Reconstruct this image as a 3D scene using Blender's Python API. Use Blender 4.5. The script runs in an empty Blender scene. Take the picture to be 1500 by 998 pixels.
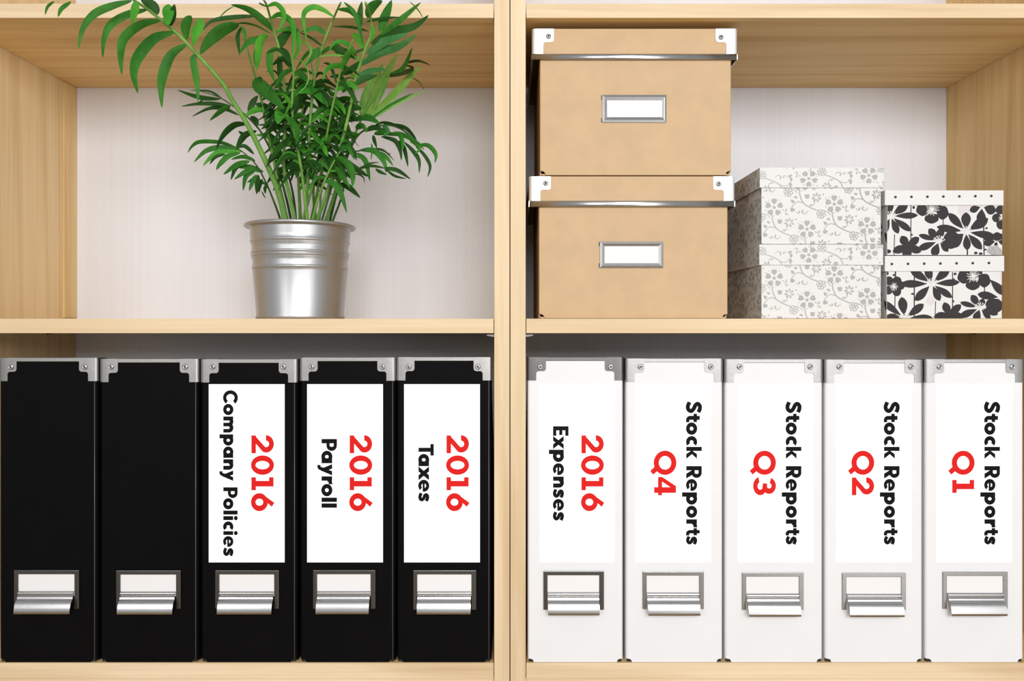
import bpy, bmesh, math, random
from mathutils import Vector
R = random.Random(7)
sc = bpy.context.scene
col = sc.collection
PI = math.pi

# ---------------------------------------------------------------- units
S = 0.0008            # metres per photo pixel on the front plane of the bookcases
F = 1167.0            # camera distance to the front plane, in the same unit
ZH = 1.30             # eye height
VX, VY = 747.0, 475.0
def W(px, py, d=0.0):
    k = 1 + d / F
    return Vector(((px - VX) * k * S, d * S, ZH + (VY - py) * k * S))

# ---------------------------------------------------------------- camera, world, lights, exposure
cam = bpy.data.cameras.new('camera'); co = bpy.data.objects.new('camera', cam); col.objects.link(co)
co.location = (0, -F * S, ZH); co.rotation_euler = (PI / 2, 0, 0)
cam.sensor_width = 36; cam.lens = 36 * F / 1500; cam.shift_x = 3 / 1500; cam.shift_y = -24 / 1500
cam.clip_start = 0.02; cam.clip_end = 50
sc.camera = co
sc.view_settings.view_transform = 'Standard'; sc.view_settings.look = 'None'
sc.view_settings.gamma = 1; sc.view_settings.exposure = -0.16
try: sc.view_settings.use_curve_mapping = False
except Exception: pass
wd = bpy.data.worlds.new('world'); sc.world = wd; wd.use_nodes = True
wd.node_tree.nodes['Background'].inputs[0].default_value = (1.0, 0.998, 0.995, 1)
wd.node_tree.nodes['Background'].inputs[1].default_value = 0.46
def area(name, loc, target, sx, sy, power, colour=(1, 1, 1)):
    l = bpy.data.lights.new(name, 'AREA'); l.shape = 'RECTANGLE'; l.size = sx; l.size_y = sy
    l.energy = power; l.color = colour
    o = bpy.data.objects.new(name, l); col.objects.link(o); o.location = loc
    o.rotation_euler = (Vector(target) - Vector(loc)).to_track_quat('-Z', 'Y').to_euler()
    return o
area('key_light', (0.30, -2.4, ZH + 0.68), (0.0, 0, ZH), 1.3, 0.9, 50)
area('side_softbox', (1.35, -2.2, ZH - 0.05), (0.1, 0, ZH), 0.9, 2.0, 15)  # unseen softbox on the right, for bright reflections in the metal
area('left_fill', (-1.3, -2.2, ZH + 0.5), (-0.2, 0.1, ZH), 0.8, 1.1, 11)  # unseen fill added on the left to even out the fronts

# ---------------------------------------------------------------- materials
def new_mat(name):
    m = bpy.data.materials.new(name); m.use_nodes = True
    nt = m.node_tree; return m, nt, nt.nodes['Principled BSDF']
def N(nt, t, **kw):
    n = nt.nodes.new(t)
    for k, v in kw.items(): setattr(n, k, v)
    return n
def ramp(nt, fac, stops):
    r = N(nt, 'ShaderNodeValToRGB')
    e = r.color_ramp.elements
    while len(e) < len(stops): e.new(0.5)
    for i, (p, c) in enumerate(stops):
        e[i].position = p; e[i].color = (c[0], c[1], c[2], 1)
    nt.links.new(fac, r.inputs[0]); return r.outputs[0]
def noise(nt, scale, stretch=(1, 1, 1), detail=4, rough=0.55, off=(0, 0, 0)):
    tc = N(nt, 'ShaderNodeTexCoord'); mp = N(nt, 'ShaderNodeMapping')
    mp.inputs['Scale'].default_value = stretch; mp.inputs['Location'].default_value = off
    n = N(nt, 'ShaderNodeTexNoise'); n.inputs['Scale'].default_value = scale
    n.inputs['Detail'].default_value = detail; n.inputs['Roughness'].default_value = rough
    nt.links.new(tc.outputs['Object'], mp.inputs[0]); nt.links.new(mp.outputs[0], n.inputs[0])
    return n.outputs[0]
def mixc(nt, a, b, f, mode='MIX'):
    m = N(nt, 'ShaderNodeMix', data_type='RGBA', blend_type=mode)
    if isinstance(f, (int, float)): m.inputs[0].default_value = f
    else: nt.links.new(f, m.inputs[0])
    nt.links.new(a, m.inputs[6]); nt.links.new(b, m.inputs[7]); return m.outputs[2]
def bump(nt, b, h, strength, dist=0.001):
    n = N(nt, 'ShaderNodeBump'); n.inputs['Strength'].default_value = strength; n.inputs['Distance'].default_value = dist
    nt.links.new(h, n.inputs['Height']); nt.links.new(n.outputs[0], b.inputs['Normal'])

def wood(name, axis, tone=1.0, seed=0.0, cols=((0.68, 0.465, 0.215), (0.79, 0.575, 0.285), (0.84, 0.64, 0.345))):
    m, nt, b = new_mat(name)
    cs = [tuple(v*tone for v in c) for c in cols]
    st = [38, 38, 38]; st[axis] = 1.6
    st2 = [9, 9, 9]; st2[axis] = 0.9
    st3 = [230, 230, 230]; st3[axis] = 5
    A = ramp(nt, noise(nt, 1.0, st, 5, 0.6, (seed, 1.7, 0.4)), [(0.30, cs[0]), (0.5, cs[1]), (0.72, cs[2])])
    tc = N(nt, 'ShaderNodeTexCoord'); mp = N(nt, 'ShaderNodeMapping')
    s = [26, 26, 26]; s[axis] = 1.3; mp.inputs['Scale'].default_value = s; mp.inputs['Location'].default_value = (seed, 0, 0)
    wv = N(nt, 'ShaderNodeTexWave', wave_type='BANDS', bands_direction='DIAGONAL')
    wv.inputs['Scale'].default_value = 0.5; wv.inputs['Distortion'].default_value = 9; wv.inputs['Detail'].default_value = 2
    wv.inputs['Detail Scale'].default_value = 0.8
    nt.links.new(tc.outputs['Object'], mp.inputs[0]); nt.links.new(mp.outputs[0], wv.inputs[0])
    Bc = ramp(nt, wv.outputs[1], [(0.0, (0.93, 0.89, 0.84)), (0.3, (1, 1, 1)), (1.0, (1, 1, 1))])
    Cc = ramp(nt, noise(nt, 1.0, st3, 3, 0.6), [(0.3, (0.94, 0.92, 0.89)), (0.6, (1, 1, 1))])
    D = ramp(nt, noise(nt, 1.0, st2, 2, 0.5, (3, seed, 2)), [(0.3, (0.95, 0.92, 0.87)), (0.7, (1.03, 1.03, 1.03))])
    c = mixc(nt, A, Bc, 1.0, 'MULTIPLY'); c = mixc(nt, c, Cc, 1.0, 'MULTIPLY'); c = mixc(nt, c, D, 1.0, 'MULTIPLY')
    nt.links.new(c, b.inputs['Base Color']); b.inputs['Roughness'].default_value = 0.6; b.inputs['Specular IOR Level'].default_value = 0.25
    bump(nt, b, wv.outputs[1], 0.05, 0.0004)
    return m
def plain(name, c, rough=0.5, metal=0.0, var=0.03, scale=60, bmp=0.0, stretch=(1, 1, 1)):
    m, nt, b = new_mat(name)
    lo = tuple(max(0, x * (1 - var)) for x in c); hi = tuple(x * (1 + var) for x in c)
    n = noise(nt, scale, stretch)
    nt.links.new(ramp(nt, n, [(0.3, lo), (0.7, hi)]), b.inputs['Base Color'])
    b.inputs['Roughness'].default_value = rough; b.inputs['Metallic'].default_value = metal
    if bmp: bump(nt, b, n, bmp, 0.0005)
    return m
M = {}
M['wood_h'] = wood('wood_grain_across', 0); M['wood_v'] = wood('wood_grain_upright', 2, 1.0, 3.3)
M['wood_v2'] = wood('wood_grain_upright_second', 2, 1.0, 8.1)
M['wood_in'] = wood('wood_inner_left', 2, 1.0, 5.2, ((0.80, 0.60, 0.335), (0.84, 0.64, 0.37), (0.87, 0.675, 0.40)))
LIGHTW = ((0.62, 0.465, 0.29), (0.725, 0.575, 0.385), (0.775, 0.635, 0.445))
M['edge_h'] = wood('pale_edge_across', 0, 1.0, 4.4, LIGHTW); M['edge_v'] = wood('pale_edge_upright', 2, 1.0, 6.6, LIGHTW); M['edge_v2'] = wood('pale_edge_upright_second', 2, 0.99, 9.7, LIGHTW)  # pale front strips put the lit look of the board fronts into colour
M['gapdark'] = plain('edge_glue', (0.10, 0.06, 0.03), 0.7)
M['black'] = plain('black_board', (0.0032, 0.003, 0.0032), 0.55, var=0.1, scale=30)
M['black'].node_tree.nodes['Principled BSDF'].inputs['Specular IOR Level'].default_value = 0.05
M['white'] = plain('white_board', (0.74, 0.74, 0.752), 0.55, var=0.012, scale=20)
M['paper'] = plain('label_paper', (0.97, 0.97, 0.97), 0.7, var=0.002)
M['card'] = plain('holder_card', (0.77, 0.757, 0.757), 0.7, var=0.01)
M['ink'] = plain('black_ink', (0.004, 0.004, 0.004), 0.6)
M['red'] = plain('red_ink', (0.66, 0.014, 0.012), 0.6)
M['kraft'] = plain('kraft_board', (0.555, 0.385, 0.225), 0.68, var=0.04, scale=45, bmp=0.05)
M['metal'] = plain('brushed_steel', (0.36, 0.355, 0.35), 0.36, 1.0, 0.06, 300, 0.0)
M['holder_mid'] = plain('holder_steel', (0.36, 0.355, 0.35), 0.32, 1.0, 0.04, 200)
M['metal_dark'] = plain('brushed_steel_second', (0.36, 0.352, 0.345), 0.36, 1.0, 0.06, 300)  # second steel, close to the brushed one, for black-file brackets and small rivets
M['edge_glint'] = plain('black_edge_highlight', (0.10, 0.098, 0.095), 0.35)  # grey that holds the highlight on the black files' edge
M['dim_steel'] = plain('dim_reflection_steel', (0.17, 0.165, 0.16), 0.30, 1.0, 0.04, 200)  # steel darkened to hold the dark reflections of the left-hand holders
M['chrome'] = plain('chrome', (0.52, 0.52, 0.52), 0.27, 1.0, 0.02, 100)
M['bright'] = plain('bright_steel', (0.70, 0.705, 0.72), 0.5, 0.35, 0.02, 100)
M['pot'] = plain('galvanised_tin', (0.45, 0.452, 0.46), 0.36, 0.78, 0.05, 120, 0.02, (1, 1, 0.08))
M['rimdark'] = plain('dark_rolled_steel', (0.42, 0.41, 0.40), 0.3, 1.0, 0.05, 100)
M['white_box'] = plain('gift_box_white', (0.665, 0.66, 0.645), 0.6, var=0.01)
M['print_grey'] = plain('grey_print', (0.37, 0.367, 0.36), 0.6, var=0.04)
M['lid_white'] = plain('lid_white', (0.68, 0.668, 0.665), 0.6, var=0.01)
M['print_black'] = plain('black_print', (0.034, 0.029, 0.031), 0.6, var=0.08)
M['print_black'].node_tree.nodes['Principled BSDF'].inputs['Specular IOR Level'].default_value = 0.2
M['print_pale'] = plain('pale_print', (0.62, 0.57, 0.585), 0.5)
M['print_mid'] = plain('mid_grey_print', (0.36, 0.35, 0.35), 0.5, var=0.2, scale=250)
for k_ in ('ink', 'red', 'paper', 'kraft', 'white'): M[k_].node_tree.nodes['Principled BSDF'].inputs['Specular IOR Level'].default_value = 0.1 if k_ in ('ink','red') else 0.25
M['eyelet'] = plain('black_eyelet', (0.012, 0.01, 0.012), 0.4)
M['soil'] = plain('soil', (0.05, 0.03, 0.018), 0.9, var=0.4, scale=200, bmp=0.6)
M['plaster'] = plain('wall_plaster', (0.72, 0.70, 0.68), 0.8, var=0.02, scale=8)
M['floorwood'] = wood('floor_wood', 1, 0.55, 2.0)
def back_mat():
    m, nt, b = new_mat('ribbed_back_panel')
    n1 = noise(nt, 1.0, (420, 1, 1.2), 3, 0.6); n2 = noise(nt, 1.0, (6, 1, 2), 2)
    a = ramp(nt, n1, [(0.35, (0.735, 0.74, 0.785)), (0.62, (0.765, 0.768, 0.812))])
    c = ramp(nt, n2, [(0.3, (0.97, 0.97, 0.97)), (0.7, (1, 1, 1))])
    nt.links.new(mixc(nt, a, c, 1.0, 'MULTIPLY'), b.inputs['Base Color']); b.inputs['Roughness'].default_value = 0.55
    bump(nt, b, n1, 0.12, 0.0006); return m
M['back'] = back_mat()
def leaf_mat(name, c1, c2, tr=0.22):
    m, nt, b = new_mat(name)
    n = noise(nt, 28, (1, 1, 1), 3)
    c = ramp(nt, n, [(0.32, c1), (0.68, c2)])
    fine = ramp(nt, noise(nt, 260, (1, 1, 0.3), 2), [(0.3, (0.88, 0.9, 0.85)), (0.7, (1.08, 1.06, 1.05))])
    c = mixc(nt, c, fine, 1.0, 'MULTIPLY')
    nt.links.new(c, b.inputs['Base Color']); b.inputs['Roughness'].default_value = 0.5; b.inputs['Specular IOR Level'].default_value = 0.14
    t = N(nt, 'ShaderNodeBsdfTranslucent'); mx = N(nt, 'ShaderNodeMixShader'); mx.inputs[0].default_value = tr
    nt.links.new(c, t.inputs[0]); nt.links.new(b.outputs[0], mx.inputs[1]); nt.links.new(t.outputs[0], mx.inputs[2])
    nt.links.new(mx.outputs[0], nt.nodes['Material Output'].inputs[0]); return m
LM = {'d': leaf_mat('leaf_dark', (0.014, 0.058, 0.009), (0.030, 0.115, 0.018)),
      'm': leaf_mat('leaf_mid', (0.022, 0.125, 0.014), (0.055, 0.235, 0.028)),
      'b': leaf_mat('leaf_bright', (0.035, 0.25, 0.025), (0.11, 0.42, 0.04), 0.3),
      'y': leaf_mat('leaf_yellow_green', (0.14, 0.34, 0.05), (0.27, 0.47, 0.10), 0.3),
      'u': leaf_mat('leaf_blue_green', (0.038, 0.165, 0.045), (0.085, 0.27, 0.085)),
      'n': leaf_mat('leaf_brown_green', (0.030, 0.045, 0.012), (0.055, 0.075, 0.02)),
      'w': leaf_mat('leaf_pale', (0.28, 0.40, 0.22), (0.42, 0.52, 0.33)),
      's': leaf_mat('stem_green', (0.10, 0.27, 0.045), (0.23, 0.44, 0.10), 0.05),
      't': leaf_mat('stem_dark', (0.025, 0.07, 0.02), (0.07, 0.17, 0.04), 0.05)}

# ---------------------------------------------------------------- mesh helpers
class MB:
    def __init__(s): s.v = []; s.f = []; s.sm = []
    def add(s, vs, fs, smooth=False):
        o = len(s.v); s.v += [Vector(v) for v in vs]
        s.f += [tuple(i + o for i in f) for f in fs]; s.sm += [smooth] * len(fs); return s
    def box(s, a, b):
        x0, y0, z0 = (min(a[i], b[i]) for i in range(3)); x1, y1, z1 = (max(a[i], b[i]) for i in range(3))
        return s.add([(x0,y0,z0),(x1,y0,z0),(x1,y1,z0),(x0,y1,z0),(x0,y0,z1),(x1,y0,z1),(x1,y1,z1),(x0,y1,z1)],
                     [(0,3,2,1),(4,5,6,7),(0,1,5,4),(1,2,6,5),(2,3,7,6),(3,0,4,7)])
    def prism(s, pts, fn0, fn1, smooth=False):      # polygon pts, two maps to 3d (front, back)
        n = len(pts)
        vs = [fn0(p) for p in pts] + [fn1(p) for p in pts]
        fs = [tuple(range(n)), tuple(range(2*n-1, n-1, -1))]
        s.add(vs, fs); o = len(s.v) - 2*n
        for i in range(n):
            j = (i + 1) % n; s.f.append((o+i, o+n+i, o+n+j, o+j)); s.sm.append(smooth)
        return s
    def tube(s, pts, rads, seg=8, cap=True):
        pts = [Vector(p) for p in pts]; n = len(pts); rings = []
        up = Vector((0, 1, 0.01))
        for i, p in enumerate(pts):
            t = (pts[min(i+1, n-1)] - pts[max(i-1, 0)]).normalized()
            a = t.cross(up); a = a.normalized() if a.length > 1e-6 else Vector((1,0,0)); b = t.cross(a).normalized()
            r = rads[i] if isinstance(rads, (list, tuple)) else rads
            rings += [p + (a*math.cos(2*PI*k/seg) + b*math.sin(2*PI*k/seg))*r for k in range(seg)]
        fs = [(i*seg+k, i*seg+(k+1)%seg, (i+1)*seg+(k+1)%seg, (i+1)*seg+k) for i in range(n-1) for k in range(seg)]
        if cap: fs += [tuple(range(seg))[::-1], tuple((n-1)*seg+k for k in range(seg))]
        return s.add(rings, fs, True)
    def lathe(s, prof, c, seg=48, axis='z'):        # prof: (radius, height)
        vs = []; n = len(prof)
        for r, h in prof:
            for k in range(seg):
                a = 2*PI*k/seg
                vs.append(Vector(c) + (Vector((r*math.cos(a), r*math.sin(a), h)) if axis == 'z' else Vector((r*math.cos(a), -h, r*math.sin(a)))))
        fs = [(i*seg+k, i*seg+(k+1)%seg, (i+1)*seg+(k+1)%seg, (i+1)*seg+k) for i in range(n-1) for k in range(seg)]
        return s.add(vs, fs, True)
    def build(s, name, mat, parent=None, bevel=0, seg=2, normals=True):
        me = bpy.data.meshes.new(name)
        off = Vector((0,0,0)); q = parent
        while q is not None: off += q.location; q = q.parent
        me.from_pydata([tuple(v - off) for v in s.v], [], s.f)
        me.polygons.foreach_set('use_smooth', s.sm)
        if normals:
            bm = bmesh.new(); bm.from_mesh(me); bmesh.ops.recalc_face_normals(bm, faces=bm.faces); bm.to_mesh(me); bm.free()
        me.materials.append(mat); me.update()
        o = bpy.data.objects.new(name, me); col.objects.link(o)
        if parent is not None: o.parent = parent
        if bevel:
            md = o.modifiers.new('bevel', 'BEVEL'); md.width = bevel; md.segments = seg; md.limit_method = 'ANGLE'; md.angle_limit = 0.7
            md.harden_normals = False
        return o
def smooth_angle(o, a=0.6):
    me = o.data; me.shade_smooth() if hasattr(me, 'shade_smooth') else None
    try: me.set_sharp_from_angle(angle=a)
    except Exception: pass
    return o
def thing(name, label, cat, loc, group=None):
    o = bpy.data.objects.new(name, None); col.objects.link(o); o.location = loc; o.empty_display_size = 0.05
    o['label'] = label; o['category'] = cat
    if group: o['group'] = group
    return o

def sheet(mb, plan, top, bot, t, closed):
    """vertical board bent along plan [(x,y,nx,ny)], top(x,y)/bot(i) heights, thickness t"""
    n = len(plan); vs = []
    for i, (x, y, nx, ny) in enumerate(plan):
        zt = top(x, y); zb = bot(i)
        vs += [(x, y, zb), (x, y, zt), (x-nx*t, y-ny*t, zt), (x-nx*t, y-ny*t, zb)]
    fs = []; rng = range(n) if closed else range(n-1)
    for i in rng:
        a = 4*i; b = 4*((i+1) % n)
        fs += [(a, b, b+1, a+1), (a+1, b+1, b+2, a+2), (a+2, b+2, b+3, a+3), (a+3, b+3, b, a)]
    if not closed: fs += [(0, 1, 2, 3), (4*(n-1)+3, 4*(n-1)+2, 4*(n-1)+1, 4*(n-1))]
    mb.add(vs, fs, False)
def rect_plan(x0, x1, y0, y1, r, notch, closed=True):
    """rounded rectangle walked from back-left to the front and round to back-right; also notch heights"""
    pts = []; nb = []
    steps = [notch*k/6 for k in range(7, 0, -1)] if notch else []
    def ad(x, y, nx, ny, s):
        pts.append((x, y, nx, ny)); nb.append(math.sqrt(max(0, notch*notch - s*s)) if notch else 0)
    if closed:
        ad(x0+r, y1, 0, 1, 1e9)
        for k in range(1, 4): a = PI/2 + PI/2*k/4; ad(x0+r+r*math.cos(a), y1-r+r*math.sin(a), math.cos(a), math.sin(a), 1e9)
    ad(x0, y1-r, -1, 0, 1e9)
    for s in steps: ad(x0, y0+r+s, -1, 0, s)
    for k in range(5): a = PI + PI/2*k/4; ad(x0+r+r*math.cos(a), y0+r+r*math.sin(a), math.cos(a), math.sin(a), 0)
    for s in steps[::-1]: ad(x0+r+s, y0, 0, -1, s)
    for s in steps: ad(x1-r-s, y0, 0, -1, s)
    for k in range(5): a = -PI/2 + PI/2*k/4; ad(x1-r+r*math.cos(a), y0+r+r*math.sin(a), math.cos(a), math.sin(a), 0)
    for s in steps[::-1]: ad(x1, y0+r+s, 1, 0, s)
    ad(x1, y1-r, 1, 0, 1e9)
    if closed:
        for k in range(1, 4): a = PI/2*k/4; ad(x1-r+r*math.cos(a), y1-r+r*math.sin(a), math.cos(a), math.sin(a), 1e9)
        ad(x1-r, y1, 0, 1, 1e9)
    return pts, nb

# ---------------------------------------------------------------- setting
def struct(mb, name, mat): o = mb.build(name, mat); o['kind'] = 'structure'; return o
DB = 347 * S
struct(MB().box((-3, -3.2, -0.05), (3, DB + 0.06, 0)), 'floor', M['floorwood'])
struct(MB().box((-3, DB + 0.03, 0), (3, DB + 0.09, 2.7)), 'wall_back', M['plaster'])

# ---------------------------------------------------------------- bookcases
X = lambda p: p * S
Z = lambda py: ZH + (VY - py) * S
TOP, BOT = 2.09, 0.0
def bookcase(label, xl, xr, inner_l, inner_r, mats):
    b = thing('bookcase', label, 'bookcase', ((xl + xr)/2*S, 0, 0), 'pale wooden bookcases side by side')
    for x0, x1, mt, em in ((xl, inner_l, mats[0], 'edge_v2'), (inner_r, xr, mats[1], 'edge_v')):
        sp = MB().box((X(x0), 0.0012, BOT), (X(x1), DB, TOP)).build('side_panel', M[mt], b, 0.0003)
        MB().box((X(x0), 0, BOT), (X(x1), 0.0012, TOP)).build('pale_edge', M[em], sp, 0.0004)  # paler strip paints the board's front as lit
    g = 0.9
    for zt, zb in ((Z(5.0), Z(26)), (Z(467), Z(488.3)), (Z(972), Z(995)), (Z(5)+0.4, Z(26)+0.4), (Z(972)-0.4, Z(995)-0.4), (0.10, 0.08)):
        sh = MB().box((X(inner_l + g), 0.0016, zb), (X(inner_r - g), DB - 0.001, zt)).build('shelf', M['wood_h'], b, 0.0003)
        MB().box((X(inner_l + g), 0.0004, zb), (X(inner_r - g), 0.0016, zt)).build('pale_edge', M['edge_h'], sh, 0.0004)
    MB().box((X(inner_l), 0.004, Z(995)-0.03), (X(inner_r), 0.02, Z(995)-0.0002)).build('shelf_rail', M['edge_h'], b, 0.0004)
    MB().box((X(xl+1), DB, 0.02), (X(xr-1), DB + 0.006, TOP - 0.01)).build('back_panel', M['back'], b)
    MB().box((X(inner_l), 0.01, 0), (X(inner_r), 0.026, 0.079)).build('plinth', M['wood_h'], b)
    # metal shelf pins under the middle shelf
    for xx, sgn in ((inner_l, 1), (inner_r, -1)):
        for yy in (6*S, 250*S):
            m = MB(); zc = Z(491.6)
            m.prism([(0, 0), (11, 0), (11, 1.6), (3, 3.2), (0, 3.2)], lambda p: (X(xx + sgn*p[0]), yy, zc + (1.2 - p[1])*S), lambda p: (X(xx + sgn*p[0]), yy + 6*S, zc + (1.2 - p[1])*S))
            m.build('shelf_pin', M['dim_steel'], b)
    return b
bl = bookcase('pale wooden bookcase holding the potted palm and the black magazine files', -848, -0.7, -825, -23, ('wood_in', 'wood_v'))
MB().box((X(-824.9), 303*S, Z(488)+0.02), (X(-822.5), 346.5*S, Z(26)-0.0005)).build('back_cleat', M['wood_v2'], bl, 0.0006)
br = bookcase('pale wooden bookcase holding the kraft boxes, patterned boxes and the white magazine files', 0.7, 852, 23, 829, ('wood_v2', 'wood_v'))

# ---------------------------------------------------------------- lettering
GL = {}
def arc(cx, cy, rx, ry, a0, a1, tx, ty):
    n = max(4, int(abs(a1 - a0)/9)); out = []
    for k in range(n):
        p = math.radians(a0 + (a1-a0)*k/n); q = math.radians(a0 + (a1-a0)*(k+1)/n)
        out.append([(cx+rx*math.cos(p), cy+ry*math.sin(p)), (cx+rx*math.cos(q), cy+ry*math.sin(q)),
                    (cx+(rx-tx)*math.cos(q), cy+(ry-ty)*math.sin(q)), (cx+(rx-tx)*math.cos(p), cy+(ry-ty)*math.sin(p))])
    return out
def rc(x0, y0, x1, y1): return [[(x0,y0),(x1,y0),(x1,y1),(x0,y1)]]
def catmull(pts, n=6):
    P = [pts[0]] + list(pts) + [pts[-1]]; out = []
    for i in range(1, len(P)-2):
        for k in range(n):
            t = k/n; a, b, c, d = P[i-1], P[i], P[i+1], P[i+2]
            out.append(tuple(0.5*((2*b[j]) + (-a[j]+c[j])*t + (2*a[j]-5*b[j]+4*c[j]-d[j])*t*t + (-a[j]+3*b[j]-3*c[j]+d[j])*t**3) for j in range(len(b))))
    out.append(tuple(P[-2])); return out
def ribbon(pts, w):
    L = []; Rr = []; n = len(pts)
    for i in range(n):
        a = pts[max(i-1, 0)]; b = pts[min(i+1, n-1)]; dx, dy = b[0]-a[0], b[1]-a[1]; l = math.hypot(dx, dy) or 1
        ww = (w(i/(n-1)) if callable(w) else w)/2
        L.append((pts[i][0]-dy/l*ww, pts[i][1]+dx/l*ww)); Rr.append((pts[i][0]+dy/l*ww, pts[i][1]-dx/l*ww))
    return [[L[i], L[i+1], Rr[i+1], Rr[i]] for i in range(n-1)]
def crv(pts, w): return ribbon(catmull(pts, 6), w)
GL['o'] = (0.80, arc(.4,.345,.4,.36,0,360,.275,.24))
GL['C'] = (0.93, arc(.52,.5,.52,.52,38,322,.26,.235))
GL['c'] = (0.61, arc(.38,.345,.38,.36,50,310,.275,.24))
GL['p'] = (0.80, rc(0,-.27,.285,.69) + arc(.42,.345,.38,.36,0,360,.275,.24))
GL['a'] = (0.80, rc(.515,0,.80,.69) + arc(.38,.345,.38,.36,0,360,.275,.24))
GL['n'] = (0.74, rc(0,0,.285,.69) + arc(.40,.385,.34,.32,0,180,.285,.255) + rc(.455,0,.74,.39))
GL['m'] = (1.13, rc(0,0,.285,.69) + arc(.35,.40,.345,.305,0,180,.285,.255) + rc(.435,0,.695,.40) + arc(.785,.40,.345,.305,0,180,.285,.255) + rc(.87,0,1.13,.40))
GL['y'] = (0.73, [[(0,.69),(.285,.69),(.49,.16),(.27,.02)]] + [[(.46,.69),(.73,.69),(.42,-.05),(.17,-.02)]] + crv([(.31,.04),(.27,-.10),(.18,-.165),(.05,-.165)], .21))
GL['r'] = (0.52, rc(0,0,.285,.69) + arc(.44,.34,.36,.36,90,165,.25,.235) + rc(.43,.465,.52,.70))
GL['l'] = (0.28, rc(0,0,.28,1.0))
GL['i'] = (0.28, rc(0,0,.28,.69) + [[(.14+.155*math.cos(2*PI*k/16), .875+.135*math.sin(2*PI*k/16)) for k in range(16)]])
GL['e'] = (0.78, arc(.39,.345,.39,.36,0,318,.245,.2) + rc(.13,.275,.775,.405))
GL['s'] = (0.58, crv([(.54,.505),(.40,.575),(.24,.595),(.135,.515),(.19,.415),(.36,.335),(.455,.22),(.38,.115),(.22,.10),(.03,.185)], .215))
GL['S'] = (0.78, crv([(.70,.775),(.52,.865),(.30,.875),(.155,.745),(.24,.60),(.48,.475),(.63,.315),(.52,.135),(.30,.105),(.05,.215)], .26))
GL['t'] = (0.57, rc(.14,.2,.405,.87) + rc(0,.47,.55,.69) + arc(.42,.25,.28,.265,180,270,.265,.215) + rc(.42,-.015,.56,.20))
GL['k'] = (0.78, rc(0,0,.27,1.0) + [[(.22,.34),(.47,.69),(.77,.69),(.45,.34)], [(.22,.38),(.45,.40),(.78,0),(.46,0)]])
GL['R'] = (0.82, rc(0,0,.28,1) + rc(.2,.79,.45,1) + rc(.2,.34,.45,.545) + arc(.44,.67,.34,.33,-90,90,.27,.205) + [[(.25,.40),(.56,.42),(.82,0),(.50,0)]])
GL['P'] = (0.77, rc(0,0,.28,1) + rc(.2,.79,.42,1) + rc(.2,.32,.42,.53) + arc(.42,.66,.35,.34,-90,90,.27,.205))
GL['T'] = (0.75, rc(0,.78,.75,1) + rc(.24,0,.51,.79))
GL['x'] = (0.85, [[(0,0),(.31,0),(.85,.69),(.54,.69)], [(.54,0),(.85,0),(.31,.69),(0,.69)]])
GL['E'] = (0.62, rc(0,0,.27,1) + rc(.2,.79,.62,1) + rc(.2,.40,.57,.60) + rc(.2,0,.62,.21))
GL['2'] = (0.81, arc(.385,.665,.395,.35,-25,182,.25,.215) + [[(.516,.61),(.743,.517),(.36,.19),(.02,0),(0,.15)]] + rc(0,0,.81,.2))
GL['0'] = (0.88, arc(.44,.5,.44,.52,0,360,.25,.205))
GL['1'] = (0.59, rc(0,0,.59,.2) + rc(.165,.1,.42,1) + rc(0,.80,.3,1))
GL['6'] = (0.82, arc(.41,.36,.41,.38,0,360,.25,.205) + [[(.015,.46),(.44,1.04),(.62,.92),(.40,.68),(.24,.46)]])
GL['3'] = (0.83, arc(.40,.71,.37,.31,-90,165,.25,.2) + arc(.41,.30,.42,.32,-165,90,.25,.2) + rc(.29,.42,.42,.615))
GL['4'] = (0.84, rc(.47,0,.73,1) + rc(0,.18,.84,.36) + [[(0,.2),(0,.37),(.42,1),(.60,1),(.47,.75),(.19,.33)]])
GL['Q'] = (1.12, arc(.56,.5,.56,.52,0,360,.245,.235) + [[(.70,.07),(.93,-.18),(1.11,-.05),(.93,.16)]])
def lettering(name, glyphs, base, cap, d, mat, parent):
    """glyphs: (char, y0, y1) read downwards; base: px of the baseline; raised 0.15 mm off the paper"""
    m = MB(); st = 0
    for ch, y0, y1 in glyphs:
        w, polys = GL[ch]; k = (y1 - y0)/w
        for pg in polys:
            st += 1
            A2 = sum(pg[i][0]*pg[(i+1) % len(pg)][1] - pg[(i+1) % len(pg)][0]*pg[i][1] for i in range(len(pg)))
            q = pg if A2 > 0 else pg[::-1]
            m.add([W(base + p[1]*cap, y0 + p[0]*k, d - 0.002*(st % 40)) for p in q], [tuple(range(len(q)))])
    return m.build(name, mat, parent, normals=False)
N2016 = [('2',638.1,664.2),('0',667.4,695.8),('1',699.4,718.4),('6',722.7,749.1)]
COMPANY = [('C',571.9,591.6),('o',591.8,608.4),('m',610.3,634),('p',636.5,653.1),('a',654.3,671),('n',673,688.5),('y',689.5,704.7),
           ('P',714.1,730),('o',730,746.5),('l',748.2,754.1),('i',756.3,762.2),('c',764,776.7),('i',778.4,784),('e',785.6,801.5),('s',802.6,815.2)]
PAYROLL = [('P',643.3,660.9),('a',660.5,678.9),('y',680.2,696.7),('r',698,709.8),('o',709.2,727.4),('l',729.2,735.6),('l',737.7,744.1)]
TAXES = [('T',650.7,667.6),('a',665.2,683.2),('x',683.5,703.8),('e',703,720.7),('s',722,735.3)]
EXPENSES = [('E',624.6,638.7),('x',638.9,658),('p',659,677.2),('e',678.8,696.4),('n',698.4,714.7),('s',716.5,730),('e',731.2,748.5),('s',749.7,763.3)]
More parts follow.
